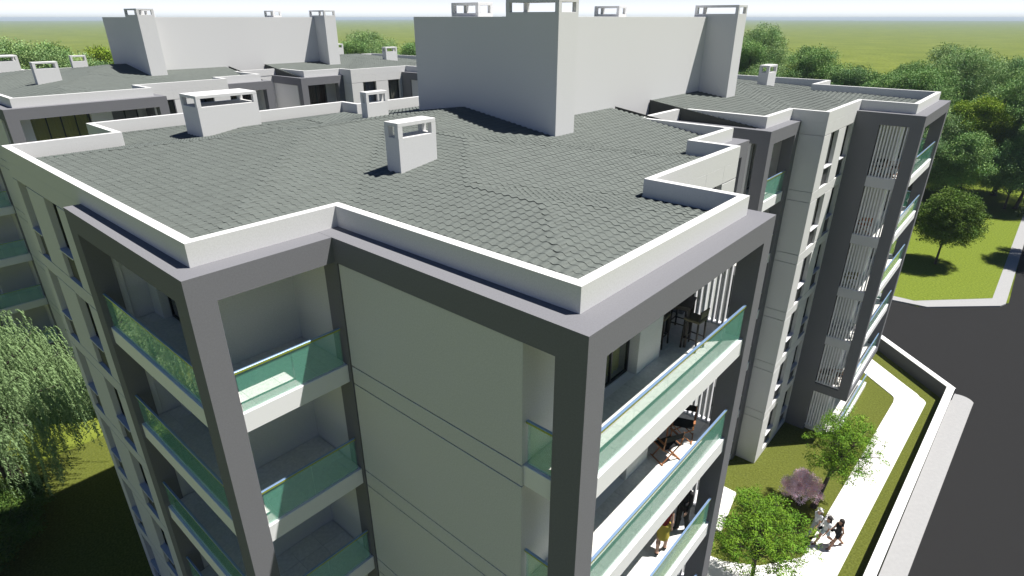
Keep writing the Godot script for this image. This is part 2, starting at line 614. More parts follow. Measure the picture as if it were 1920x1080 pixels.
	box(f2, "beam", M.frame, 6.22, 13.75, 3.97, 4.5, bot, bot + 0.5)
	box(f2, "beam", M.frame, 13.45, 13.75, 4.5, 5.75, bot, bot + 0.5)
	var f3 := box(b, "portal_frame", M.frame, 18.7, 22.37, 7.88, 8.38, -4.635, -4.09)
	box(f3, "beam", M.frame, 21.87, 22.37, 8.38, 12.0, -4.635, -4.09)
	box(f3, "column", M.frame, 21.85, 22.37, 7.88, 8.38, GR, -4.635)
	box(f3, "column", M.frame, 18.7, 19.2, 7.88, 8.38, GR, -4.635)
	# --- wall between the bays, with windows
	pier(b, 13.2, 14.0, 6.83, 7.13)
	pier(b, 15.2, 16.4, 6.83, 7.13)
	pier(b, 17.65, 18.7, 6.83, 8.4)
	spandrel(b, 14.0, 15.2, 6.83, 7.13)
	spandrel(b, 16.4, 17.65, 6.83, 7.13)
	for k in 6:
		window(b, "v", 6.83, 1.0, 14.0, 15.2, k, [M.curtain_pale, M.curtain_olive][k % 2])
		window(b, "v", 6.83, 1.0, 16.4, 17.65, k, [M.curtain_blue, M.curtain_olive, M.curtain_pale][k % 3])
	# --- small loggia beside the light well
	plain_wall(b, 18.4, 18.7, 8.4, 9.6)
	plain_wall(b, 18.7, 19.5, 9.2, 9.6)
	plain_wall(b, 21.3, 22.0, 9.2, 9.6)
	plain_wall(b, 22.0, 22.28, 8.62, 12.0)
	# --- balcony slabs, glass railings and screens, floor by floor
	for k in 6:
		var fl: float = F[k]
		slab(b, fl, [[3.33, 6.22, 10.33, 12.26, 0.10, 0.0, 0.10, 0.0], [3.33, 4.60, 12.26, 16.40, 0.10, 0.0, 0.0, 0.0]])
		slab(b, fl, [[6.30, 13.5, 4.04, 5.42, 0.10, 0.0, 0.10, 0.22], [11.15, 13.5, 5.42, 6.66, 0.0, 0.0, -0.22, 0.0]])
		slab(b, fl, [[19.2, 21.86, 7.96, 9.24, 0.0, 0.0, 0.10, 0.0]])
		railing(b, "u", 3.39, 10.87, 16.31, fl)
		railing(b, "v", 10.39, 3.79, 6.17, fl)
		railing(b, "v", 4.10, 6.77, 13.17, fl)
		railing(b, "u", 6.36, 4.57, 5.19, fl)
		railing(b, "v", 8.02, 19.22, 21.83, fl)
		louvre(b, k)
		if k < 5:
			box(b, "slab_edge", M.sill, 13.5, 13.73, 4.5, 5.75, fl - 0.49, fl - 0.002) if k < 4 else null
	# --- parapets
	var pt := -3.63
	for r in [[3.62, 3.82, 10.8, 24.25], [3.82, 6.91, 10.8, 11.0], [6.71, 6.91, 4.67, 10.8], [6.71, 13.27, 4.47, 4.67], [13.07, 13.27, 4.67, 6.83], [13.07, 18.7, 6.83, 7.03], [18.5, 18.7, 7.03, 8.32], [18.5, 21.8, 8.32, 8.52], [21.6, 21.8, 8.52, 12.2], [21.8, 23.5, 12.0, 12.2], [3.82, 6.95, 24.05, 24.25], [6.75, 6.95, 24.25, 27.0], [6.75, 11.9, 27.0, 27.2], [11.7, 11.9, 25.4, 27.0], [11.7, 16.9, 25.2, 25.4], [16.7, 16.9, 24.2, 25.2], [16.7, 23.5, 24.0, 24.2]]:
		box(b, "parapet", M.stucco, r[0], r[1], r[2], r[3], -4.098, pt)
	plain_wall(b, 22.0, 23.5, 12.02, 12.18, GR, -4.1)
	# --- rooftop chimneys
	chimney(b, 9.68, 10.97, 12.26, 12.81, -4.1, -2.44)
	chimney(b, 8.81, 11.0, 21.98, 23.27, -4.2, -2.44)
	chimney(b, 13.3, 14.25, 18.5, 18.85, -4.1, -2.44)
	# tall chimney at the corner of the roof tower
	chimney(b, 16.02, 17.07, 12.03, 14.2, -4.1, 0.54)

func build_block() -> Node3D:
	var b := thing("apartment_building", "near white and grey apartment block whose tiled roof fills the picture", "building", P(US, 16.0, GR))
	for s in [1.0, -1.0]:
		sg = s
		build_wing(b)
	sg = 1.0
	var tw := box(b, "roof_tower", M.stucco, 16.023, 30.977, 13.52, 18.83, -4.4, 0.03, 0.006)
	chimney(tw, 18.35, 19.2, 17.7, 19.2, -4.0, 0.54)
	chimney(tw, 28.65, 29.4, 17.7, 19.2, -4.0, 0.54)
	build_roof(b)
	return b

# ------------------------------------------------------------------ ground
func poly_mesh(pts: PackedVector2Array, h: float, thick := 0.0) -> ArrayMesh:
	# pts in (u, v); a flat slab with upright edges when thick > 0
	var st := SurfaceTool.new()
	st.begin(Mesh.PRIMITIVE_TRIANGLES)
	var idx := Geometry2D.triangulate_polygon(pts)
	for i in range(0, idx.size(), 3):
		tri(st, P(pts[idx[i]].x, pts[idx[i]].y, GR + h), P(pts[idx[i + 1]].x, pts[idx[i + 1]].y, GR + h), P(pts[idx[i + 2]].x, pts[idx[i + 2]].y, GR + h), Vector3.UP)
	if thick > 0.0:
		var cw := Geometry2D.is_polygon_clockwise(pts)
		for i in pts.size():
			var a := pts[i]
			var c := pts[(i + 1) % pts.size()]
			var n2 := (c - a).orthogonal().normalized() * (1.0 if cw else -1.0)
			quad(st, [P(a.x, a.y, GR + h), P(c.x, c.y, GR + h), P(c.x, c.y, GR + h - thick), P(a.x, a.y, GR + h - thick)], Vector3(-n2.x, 0, n2.y))
	return st.commit()

func structure(called: String, me: Mesh, m: Material) -> MeshInstance3D:
	var o := node(self, numbered(called), me, m, Vector3.ZERO)
	o.set_meta("kind", "structure")
	return o

func arc(c: Vector2, r: float, a0: float, a1: float, n := 8) -> Array:
	var out := []
	for i in n + 1:
		var a := deg_to_rad(lerpf(a0, a1, float(i) / n))
		out.append(c + Vector2(cos(a), sin(a)) * r)
	return out

func pv2(a: Array) -> PackedVector2Array:
	var p := PackedVector2Array()
	for q in a:
		p.append(q if q is Vector2 else Vector2(q[0], q[1]))
	return p

func build_ground() -> void:
	var big := PlaneMesh.new()
	big.size = Vector2(9000, 9000)
	structure("ground", big, M.field).position = Vector3(1500, -0.03, -1500)
	# garden lawn round the near block, inside the boundary wall
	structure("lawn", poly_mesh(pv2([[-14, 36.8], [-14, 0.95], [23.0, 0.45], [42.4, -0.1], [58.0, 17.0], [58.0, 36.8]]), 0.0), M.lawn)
	# streets
	structure("road", poly_mesh(pv2([[-40, -16], [190, -16], [190, -2.2], [63, -2.2], [57.0, 3.6], [57.0, 80], [48.5, 80], [48.5, 7.0], [43.5, -0.3], [42.6, -1.1], [20, -0.7], [-40, 0.6]]), 0.004), M.road)
	# pavement outside the wall
	var side := [[-20, 1.3], [22.4, 0.0], [42.6, -0.5], [43.55, -0.62]]
	side += arc(Vector2(42.75, -0.95), 0.75, 25, -70, 6)
	side += [[42.2, -1.62], [25.5, -1.03], [-20, 0.3]]
	structure("pavement", poly_mesh(pv2(side), 0.11, 0.11), M.kerb)
	# white garden path: along the street side, round the corner, then beside the slanting wall
	var walk := [[10, 3.25], [26.81, 2.71], [39.9, 2.24]]
	walk += arc(Vector2(40.1, 3.1), 0.85, -70, -42, 5)
	walk += [[53.5, 17.0], [55.2, 16.0], [42.72, 2.19], [41.9, 1.25]]
	walk += arc(Vector2(40.95, 1.35), 0.72, -25, -82, 5)
	walk += [[23.46, 1.32], [10, 1.85]]
	structure("path", poly_mesh(pv2(walk), 0.05, 0.05), M.walk)
	# branch of the path and the entrance platform between the bays
	var br := [[10, 3.2], [10, 7.4], [23.4, 7.4], [23.4, 6.2], [20.2, 5.9]]
	br += [[21.2, 4.6], [22.4, 3.4], [23.8, 2.78], [10, 3.2]]
	structure("path", poly_mesh(pv2([[16.5, 3.06], [17.6, 4.3], [18.2, 5.6], [18.4, 6.7], [20.6, 6.7], [20.9, 5.4], [21.7, 4.1], [23.4, 2.84]]), 0.054, 0.05), M.walk)
	structure("entrance_platform", poly_mesh(pv2([[22.4, 6.2], [25.37, 6.66], [25.38, 7.6], [25.1, 11.9], [22.4, 11.9]]), 0.12, 0.12), M.walk)
	# island lawn across the street with its kerb
	structure("kerb", poly_mesh(pv2([[56.6, 80], [56.9, 5.4], [57.25, 3.0], [61.6, -1.7], [62.4, -2.0], [110, -2.6], [170, -3.2], [170, 80]]), 0.12, 0.13), M.kerb)
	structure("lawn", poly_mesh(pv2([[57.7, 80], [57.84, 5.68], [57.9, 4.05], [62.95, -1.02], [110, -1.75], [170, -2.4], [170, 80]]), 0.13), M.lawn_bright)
	# boundary wall, two straight lengths
	wall_length([22.4 - 40, 0.21 + 1.15], [42.42, -0.30], 0.42, "dark garden wall with white coping running along the street pavement")
	wall_length([42.32, -0.42], [57.5, 15.9], 0.42, "dark garden wall with white coping slanting away beside the side street")

func wall_length(a: Array, c: Array, t: float, label: String) -> void:
	var p := Vector2(a[0], a[1])
	var q := Vector2(c[0], c[1])
	var l := (q - p).length()
	var mid := (p + q) * 0.5
	var o := node(self, numbered("garden_wall"), cbox(Vector3(l, 0.95, t - 0.01), 0.0), M.dark_panel, P(mid.x, mid.y, GR + 0.475))
	o.rotation.y = (q - p).angle()
	tag(o, label, "wall", "lengths of the garden wall")
	var c2 := MeshInstance3D.new()
	c2.name = "coping"
	c2.mesh = cbox(Vector3(l, 0.05, t), 0.008)
	c2.material_override = M.wall_white
	o.add_child(c2)
	c2.position = Vector3(0, 0.5, 0)

# ------------------------------------------------------------------ trees
func tube(st: SurfaceTool, pts: Array, rad: Array, sides := 7) -> void:
	var rings := []
	for i in pts.size():
		var d: Vector3 = (pts[mini(i + 1, pts.size() - 1)] - pts[maxi(i - 1, 0)]).normalized()
		var x := d.cross(Vector3(0.31, 0.11, 0.94)).normalized()
		var y := d.cross(x)
		var ring := []
		for s in sides:
			var a := TAU * s / sides
			ring.append(pts[i] + (x * cos(a) + y * sin(a)) * rad[i])
		rings.append(ring)
	for i in pts.size() - 1:
		for s in sides:
			var s2 := (s + 1) % sides
			for p in [rings[i][s], rings[i + 1][s], rings[i + 1][s2], rings[i][s], rings[i + 1][s2], rings[i][s2]]:
				st.add_vertex(p)

func clump_mesh(key: String, leaves: int, l: float, w: float, seed_: int, droop := 0.0) -> ArrayMesh:
	if mesh_cache.has(key):
		return mesh_cache[key]
	var r := RandomNumberGenerator.new()
	r.seed = seed_
	var st := SurfaceTool.new()
	st.begin(Mesh.PRIMITIVE_TRIANGLES)
	for i in leaves:
		var c := Vector3(r.randfn(), r.randfn() * 0.7, r.randfn()).normalized() * pow(r.randf(), 0.45)
		var d := (c + Vector3(r.randfn(), r.randfn() - droop, r.randfn()) * 0.6).normalized()
		var n := (Vector3.UP * 0.9 + Vector3(r.randfn(), r.randfn(), r.randfn()) * 0.7).normalized()
		var x := d.cross(n).normalized()
		n = x.cross(d)
		var k := r.randf_range(0.75, 1.25)
		var a := c - d * l * 0.5 * k
		var e := c + d * l * 0.5 * k
		var m := c + n * l * 0.08
		var p0 := m + x * w * 0.5 * k
		var p1 := m - x * w * 0.5 * k
		tri(st, a, p0, p1, n)
		tri(st, e, p0, p1, n)
	var me := st.commit()
	mesh_cache[key] = me
	return me

func crown(parent: Node3D, me: Mesh, xf: Array, cols: Array, m: Material, called := "crown") -> void:
	var mm := MultiMesh.new()
	mm.transform_format = MultiMesh.TRANSFORM_3D
	mm.use_colors = true
	mm.mesh = me
	mm.instance_count = xf.size()
	for i in xf.size():
		mm.set_instance_transform(i, xf[i])
		mm.set_instance_color(i, cols[i])
	var mi := MultiMeshInstance3D.new()
	mi.name = called
	mi.multimesh = mm
	mi.material_override = m
	mi.set_meta("kind", "stuff")
	parent.add_child(mi, true)

# a broad-leaved tree: bole, limbs to every lobe of the crown, leaf clumps on the lobes
func tree(called: String, label: String, group: String, u: float, v: float, height: float, rad: float, col: Color, seed_: int, o := {}) -> Node3D:
	var r := RandomNumberGenerator.new()
	r.seed = seed_
	var t := thing(called, label, "tree", P(u, v, GR), group)
	var clear: float = o.get("clear", 0.28) * height
	var lobes: int = o.get("lobes", 16)
	var clumps: int = o.get("clumps", 900)
	var cs: float = o.get("size", 0.75)
	var lobe_r: float = o.get("lobe", 0.36) * rad
	var lean := Vector3(r.randf_range(-0.05, 0.05), 0, r.randf_range(-0.05, 0.05)) * height + (o.get("lean", Vector3.ZERO) as Vector3)
	var st := SurfaceTool.new()
	st.begin(Mesh.PRIMITIVE_TRIANGLES)
	st.set_smooth_group(0)
	var tr: float = o.get("trunk", 0.022) * height
	var fork := Vector3(lean.x * 0.5, clear * 1.05, lean.z * 0.5)
	var crown_c := Vector3(lean.x, (clear + height) * 0.5, lean.z)
	var ch := (height - clear) * 0.5
	tube(st, [Vector3.ZERO, Vector3(lean.x * 0.12, clear * 0.15, lean.z * 0.12), Vector3(lean.x * 0.2, clear * 0.55, lean.z * 0.3), fork, crown_c + Vector3(0, ch * 0.2, 0), crown_c + Vector3(0.05 * rad, ch * 0.75, 0)], [tr * 1.7, tr * 1.1, tr, tr * 0.85, tr * 0.4, tr * 0.12], 9)
	var xf := []
	var cols := []
	var centres := []
	for i in lobes:
		var a := TAU * (i * 0.618034) + r.randf_range(-0.3, 0.3)
		var yy: float = lerpf(-0.75, 0.88, (i + 0.5) / lobes) + r.randf_range(-0.12, 0.12)
		var rr := sqrt(maxf(0.05, 1.0 - yy * yy)) * r.randf_range(0.62, 0.92)
		if i % 4 == 3:
			rr *= 0.45
		var c := crown_c + Vector3(cos(a) * rr * (rad - lobe_r * 0.6), yy * (ch - lobe_r * 0.55), sin(a) * rr * (rad - lobe_r * 0.6))
		centres.append(c)
		var s := fork.lerp(crown_c, clampf(0.5 + yy * 0.5, 0.0, 0.8) * r.randf_range(0.4, 0.9))
		var mid := s.lerp(c, 0.55) + Vector3(0, ch * 0.10, 0)
		tube(st, [s, s.lerp(mid, 0.5) + Vector3(r.randfn(), r.randfn(), r.randfn()) * 0.03 * rad, mid, c], [tr * 0.42, tr * 0.32, tr * 0.22, tr * 0.08], 6)
		for k in int(o.get("twigs", 4)):
			var e := c + Vector3(r.randfn(), r.randfn() * 0.7, r.randfn()).normalized() * lobe_r * r.randf_range(0.6, 0.95)
			tube(st, [mid.lerp(c, r.randf_range(0.2, 0.8)), c.lerp(e, 0.4) + Vector3(0, 0.04, 0) * rad, e], [tr * 0.13, tr * 0.09, tr * 0.04], 4)
	st.generate_normals()
	var tk := node(t, "trunk", st.commit(), o.get("bark", M.bark), t.position)
	tk.name = "trunk"
	for i in clumps:
		var li := r.randi() % lobes
		var c: Vector3 = centres[li]
		var d := Vector3(r.randfn(), r.randfn() * 0.8 + 0.25, r.randfn()).normalized()
		var lr: float = lobe_r * (0.8 + 0.5 * fposmod(li * 0.377, 1.0))
		var p := c + d * lr * pow(r.randf(), 0.4) * Vector3(1, 0.72, 1)
		var b := Basis(Vector3.UP, r.randf() * TAU) * Basis(Vector3(1, 0, 0), r.randf_range(-0.6, 0.6))
		var k := cs * r.randf_range(0.65, 1.2)
		xf.append(Transform3D(b.scaled(Vector3.ONE * k), p))
		var tone := r.randf_range(0.72, 1.3) * (0.88 + 0.24 * fposmod(li * 0.71, 1.0))
		var warm := r.randf_range(-0.12, 0.12)
		cols.append(Color(col.r * tone * (1.0 + warm), col.g * tone, col.b * tone * (1.0 - warm)))
	crown(t, o.get("mesh", clump_mesh("clump", 26, 0.34, 0.17, 11)), xf, cols, o.get("leafmat", M.leaf))
	return t

func strand_mesh(len_: float, seed_: int) -> ArrayMesh:
	var r := RandomNumberGenerator.new()
	r.seed = seed_
	var st := SurfaceTool.new()
	st.begin(Mesh.PRIMITIVE_TRIANGLES)
	var n := int(len_ * 30)
	for i in n:
		var t := float(i) / n
		var c := Vector3(0.28 * sin(minf(t * 2.2, 1.57)), -t * len_ + 0.25 * sin(minf(t * 6.0, PI)), 0.05 * sin(t * 9.0))
		var a := r.randf() * TAU
		var d := Vector3(cos(a) * 0.55, -0.85, sin(a) * 0.55).normalized()
		var x := d.cross(Vector3(cos(a + 1.2), 0.2, sin(a + 1.2))).normalized()
		var l := r.randf_range(0.11, 0.19)
		var nn := x.cross(d)
		var m := c + d * l * 0.45
		tri(st, c, m + x * 0.019, m - x * 0.019, nn)
		tri(st, c + d * l, m + x * 0.019, m - x * 0.019, nn)
	return st.commit()

func willow(u: float, v: float, height: float, rad: float) -> void:
	var r := RandomNumberGenerator.new()
	r.seed = 77
	var t := thing("willow_tree", "weeping willow with long hanging strands beside the near block's shaded side wall", "tree", P(u, v, GR))
	var st := SurfaceTool.new()
	st.begin(Mesh.PRIMITIVE_TRIANGLES)
	st.set_smooth_group(0)
	tube(st, [Vector3.ZERO, Vector3(0.05, 0.5, 0), Vector3(-0.1, 2.0, 0.1), Vector3(-0.3, 3.6, 0.1), Vector3(-0.1, 5.4, 0), Vector3(0, height * 0.8, 0)], [0.62, 0.42, 0.36, 0.32, 0.2, 0.06], 10)
	var sets := [[], [], []]
	var cols := [[], [], []]
	for i in 26:
		var a := TAU * i * 0.618
		var q := 0.25 + 0.75 * sqrt((i + 0.5) / 26.0)
		var tip := Vector3(cos(a) * rad * q, height * (1.0 - 0.42 * q * q) - 0.3, sin(a) * rad * q)
		var s := Vector3(-0.2, 2.8 + 2.6 * (1.0 - q), 0.1)
		var mid := s.lerp(tip, 0.5) + Vector3(0, 1.3, 0)
		tube(st, [s, s.lerp(mid, 0.55), mid, tip], [0.14, 0.11, 0.07, 0.02], 6)
		for k in 72:
			var f := r.randf_range(0.35, 1.05)
			var p := mid.lerp(tip, f) + Vector3(r.randfn() * 0.55, r.randfn() * 0.25, r.randfn() * 0.55)
			var w := r.randi() % 3
			if q > 0.75:
				w = 1 + r.randi() % 2
			sets[w].append(Transform3D(Basis(Vector3.UP, atan2(-p.z, p.x) + r.randfn() * 0.6), p))
			var tone := r.randf_range(0.7, 1.3)
			cols[w].append(Color(0.25 * tone, 0.36 * tone, 0.165 * tone))
	st.generate_normals()
	node(t, "trunk", st.commit(), M.bark, t.position)
	for w in 3:
		crown(t, strand_mesh([1.1, 2.0, 3.0][w], 5 + w), sets[w], cols[w], M.leaf, "hanging_strands")

func build_trees() -> void:
	var fine := clump_mesh("fine", 30, 0.42, 0.20, 12)
	var light := Color(0.12, 0.23, 0.018)
	tree("garden_tree", "light green garden tree whose trunk stands beside the pink blossom bush", "young trees in the garden", 27.09, 3.37, 5.7, 1.95, light, 201, {"lean": Vector3(0.3, 0, 0.35), "clear": 0.33, "lobes": 22, "clumps": 640, "size": 0.20, "mesh": fine, "trunk": 0.018, "twigs": 7, "lobe": 0.36})
	tree("garden_tree", "light green garden tree at the bottom edge, nearest the balconies", "young trees in the garden", 20.05, 3.93, 5.0, 2.3, light, 202, {"clear": 0.33, "lobes": 28, "clumps": 820, "size": 0.20, "mesh": fine, "trunk": 0.018, "twigs": 9, "lobe": 0.30})
	# pink blossom
	var pink := tree("blossom_bush", "small weeping bush covered in pink blossom on the lawn", "", 26.7, 4.0, 1.9, 1.0, Color(0.98, 0.78, 0.83), 203, {"clear": 0.25, "lobes": 12, "clumps": 620, "size": 0.15, "mesh": fine, "leafmat": M.petal, "trunk": 0.03, "lobe": 0.42})
	pink.set_meta("category", "bush")
	tree("lawn_tree", "round dark green tree standing alone on the island lawn", "", 69.0, 4.1, 7.5, 3.3, Color(0.085, 0.145, 0.018), 204, {"clear": 0.22, "lobes": 24, "clumps": 2400, "size": 0.42, "mesh": fine, "trunk": 0.014, "lobe": 0.45})
	tree("roadside_tree", "dark sparse tree reaching in from the right edge over the kerb", "", 77.5, -4.2, 8.5, 4.6, Color(0.035, 0.055, 0.012), 205, {"clear": 0.35, "lobes": 18, "clumps": 900, "size": 0.5, "mesh": fine, "trunk": 0.02, "twigs": 8})
	var g := Color(0.19, 0.31, 0.10)
	var g2 := Color(0.235, 0.35, 0.14)
	var yl := Color(0.22, 0.31, 0.03)
	var dk := Color(0.16, 0.265, 0.10)
	var list := [
		[111.5, 10.4, 18.4, 8.5, g2, "tall spreading tree, highest of the wood on the right"],
		[103.0, 14.1, 16.3, 7.0, g, "leafy tree just beyond the right wing's parapet corner"],
		[103.9, 2.2, 16.1, 7.5, g, "tall tree at the right edge of the wood"],
		[110.8, 40.5, 21.0, 6.5, g2, "tall tree rising beside the tower's right chimney"],
		[104.6, 38.5, 18.4, 5.5, g, "bushy tree low beside the tower's right chimney"],
		[105.9, 29.8, 17.9, 6.5, g, "domed tree behind the right wing's single small chimney"],
		[101.2, 33.6, 15.6, 5.0, g2, "low tree left of the domed tree behind the small chimney"],
		[105.4, 23.4, 15.4, 5.5, dk, "dark tree sinking below the field in the middle of the row"],
		[102.3, 18.5, 14.6, 5.5, g, "tree filling the dip in the row behind the right parapet"],
		[95.1, 24.6, 13.8, 5.5, dk, "dark tree close behind the right wing's notched parapet"],
		[98.6, 5.6, 12.8, 4.6, yl, "yellow-green tree in the middle of the wood"],
		[96.5, 11.0, 12.1, 5.5, g2, "pale green tree left of the yellow-green one"],
		[98.0, -0.5, 11.6, 5.0, g, "mid green tree low at the right edge"],
		[118.2, 16.5, 15.6, 6.5, g, "tree far back left of the tallest tree"],
		[119.8, 5.5, 16.6, 7.0, dk, "dark tree far back right of the tallest tree"],
		[95.5, 16.5, 12.6, 5.2, dk, "dark tree low behind the right balcony frame"],
		[94.0, 6.5, 9.0, 4.6, g, "short leafy tree at the front of the wood above the lawn"],
		[97.0, 0.5, 8.0, 4.6, dk, "short dark tree at the lawn's far right end"],
		[93.0, 12.0, 9.2, 5.0, dk, "short dark tree behind the balcony rails"],
		[18.6, 90.1, 19.6, 6.2, g2, "large round tree behind the rear block at the left edge"],
		[22.6, 93.5, 18.4, 4.6, g, "tree between the two left chimneys of the rear block"],
		[13.4, 88.5, 19.0, 5.0, g, "tree cut by the left edge behind the rear roof"],
		[27.6, 94.2, 18.4, 4.0, yl, "yellow-green tree beside the rear tower's left wall"],
		[25.0, 92.7, 17.4, 3.6, dk, "dark low tree beside the rear tower's left wall"],
		[70.8, 94.4, 20.0, 6.4, g2, "round tree standing between the two roof towers"],
		[64.3, 92.7, 18.6, 4.6, g, "low tree left of the round tree between the towers"],
		[75.4, 90.0, 18.4, 5.0, g, "low tree against the near tower's left edge"],
	]
	var cl := clump_mesh("clump", 26, 0.34, 0.17, 11)
	for i in list.size():
		var a: Array = list[i]
		var near_wood: bool = a[0] > 80.0
		tree("wood_tree" if near_wood else "distant_tree", a[5], "trees of the wood on the right" if near_wood else "trees behind the rear block", a[0], a[1], a[2] * 1.07, a[3], a[4], 300 + i, {"clear": 0.16, "lobes": 26, "clumps": int(2600 + a[3] * a[3] * 45), "size": 0.60, "mesh": cl, "lobe": 0.34, "trunk": 0.016, "twigs": 3})
	willow(1.1, 34.0, 10.6, 4.3)
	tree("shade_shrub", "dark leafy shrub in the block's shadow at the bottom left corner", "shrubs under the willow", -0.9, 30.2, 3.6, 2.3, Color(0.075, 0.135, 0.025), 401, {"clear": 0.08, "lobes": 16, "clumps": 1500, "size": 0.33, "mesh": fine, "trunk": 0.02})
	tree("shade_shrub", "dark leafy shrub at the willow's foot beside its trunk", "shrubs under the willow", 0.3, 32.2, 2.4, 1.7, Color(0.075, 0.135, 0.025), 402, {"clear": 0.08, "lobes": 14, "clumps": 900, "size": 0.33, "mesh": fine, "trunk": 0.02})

# ------------------------------------------------------------------ furniture
func lbox(parent: Node3D, called: String, m: Material, c: Vector3, size: Vector3, bev := 0.004, rot := Vector3.ZERO) -> MeshInstance3D:
	var o := MeshInstance3D.new()
	o.name = called
	o.mesh = cbox(size, bev)
	o.material_override = m
	parent.add_child(o, true)
	o.position = c
	o.rotation = rot
	return o

func bar(parent: Node3D, called: String, m: Material, a: Vector3, b: Vector3, w: float, d: float) -> MeshInstance3D:
	var y := (b - a).normalized()
	var x := y.cross(Vector3(0, 0, 1))
	if x.length() < 0.1:
		x = y.cross(Vector3(1, 0, 0))
	x = x.normalized()
	var o := lbox(parent, called, m, (a + b) * 0.5, Vector3(w, (b - a).length(), d), 0.003)
	o.basis = Basis(x, y, x.cross(y))
	return o

func director_chair(u: float, v: float, fl: float, yaw: float, wood: Material, cloth: Material, label: String) -> void:
	var t := thing("folding_chair", label, "chair", P(u, v, fl), "folding chairs on the balconies")
	t.rotation.y = yaw
	for x in [-0.19, 0.19]:
		bar(t, "leg", wood, Vector3(x, 0.012, -0.26), Vector3(x, 0.45, 0.25), 0.03, 0.022)
		bar(t, "leg", wood, Vector3(x + 0.024, 0.012, 0.26), Vector3(x + 0.024, 0.45, -0.25), 0.03, 0.022)
	for z in [-0.27, 0.27]:
		bar(t, "foot_rail", wood, Vector3(-0.24, 0.022, z), Vector3(0.25, 0.022, z), 0.024, 0.03)
		bar(t, "seat_rail", wood, Vector3(-0.22, 0.455, z * 0.96), Vector3(0.23, 0.455, z * 0.96), 0.03, 0.03)
		bar(t, "arm_post", wood, Vector3(0.19, 0.45, z), Vector3(0.19, 0.64, z), 0.03, 0.024)
		bar(t, "back_post", wood, Vector3(-0.20, 0.45, z), Vector3(-0.25, 0.88, z), 0.03, 0.024)
		lbox(t, "armrest", wood, Vector3(0.0, 0.655, z), Vector3(0.50, 0.024, 0.055), 0.005)
	lbox(t, "seat", cloth, Vector3(0.0, 0.452, 0), Vector3(0.40, 0.014, 0.50), 0.005)
	lbox(t, "backrest", cloth, Vector3(-0.245, 0.79, 0), Vector3(0.014, 0.18, 0.54), 0.005, Vector3(0, 0, 0.11))

func low_table(u: float, v: float, fl: float, yaw: float, wood: Material, label: String) -> void:
	var t := thing("folding_table", label, "table", P(u, v, fl), "folding tables on the balconies")
	t.rotation.y = yaw
	for i in 5:
		lbox(t, "slat", wood, Vector3(-0.22 + i * 0.11, 0.70, 0), Vector3(0.10, 0.022, 0.56), 0.004)
	for z in [-0.2, 0.2]:
		lbox(t, "rail", wood, Vector3(0, 0.675, z), Vector3(0.5, 0.028, 0.03))
		bar(t, "leg", wood, Vector3(-0.24, 0.012, z), Vector3(0.22, 0.665, z), 0.03, 0.022)
		bar(t, "leg", wood, Vector3(0.24, 0.012, z * 0.88), Vector3(-0.22, 0.665, z * 0.88), 0.03, 0.022)

func bar_stool(u: float, v: float, fl: float, yaw: float, label: String) -> void:
	var t := thing("bar_stool", label, "stool", P(u, v, fl), "bar stools on the top balcony")
	t.rotation.y = yaw
	for x in [-0.17, 0.17]:
		for z in [-0.17, 0.17]:
			bar(t, "leg", M.dark_wood, Vector3(x * 1.12, 0.0, z * 1.12), Vector3(x, 0.74, z), 0.036, 0.036)
	for s in [-1.0, 1.0]:
		bar(t, "stretcher", M.dark_wood, Vector3(-0.175, 0.30, 0.175 * s), Vector3(0.175, 0.30, 0.175 * s), 0.026, 0.026)
		bar(t, "stretcher", M.dark_wood, Vector3(0.175 * s, 0.25, -0.175), Vector3(0.175 * s, 0.25, 0.175), 0.026, 0.026)
		bar(t, "back_post", M.dark_wood, Vector3(-0.17, 0.74, 0.17 * s), Vector3(-0.21, 1.06, 0.17 * s), 0.034, 0.03)
	lbox(t, "seat", M.cushion, Vector3(0, 0.775, 0), Vector3(0.40, 0.07, 0.40), 0.02)
	lbox(t, "backrest", M.cushion, Vector3(-0.205, 0.97, 0), Vector3(0.035, 0.20, 0.34), 0.012, Vector3(0, 0, 0.12))

func bar_table(u: float, v: float, fl: float, label: String) -> void:
	var t := thing("bar_table", label, "table", P(u, v, fl))
	t.rotation.y = 0.25
	lbox(t, "tabletop", M.dark_wood, Vector3(0, 1.05, 0), Vector3(0.66, 0.05, 0.66), 0.008)
	for x in [-0.28, 0.28]:
		for z in [-0.28, 0.28]:
			lbox(t, "leg", M.dark_wood, Vector3(x, 0.5125, z), Vector3(0.065, 1.025, 0.065), 0.005)
	for s in [-0.28, 0.28]:
		lbox(t, "apron", M.dark_wood, Vector3(0, 0.985, s), Vector3(0.50, 0.07, 0.03))
		lbox(t, "apron", M.dark_wood, Vector3(s, 0.985, 0), Vector3(0.03, 0.07, 0.50))

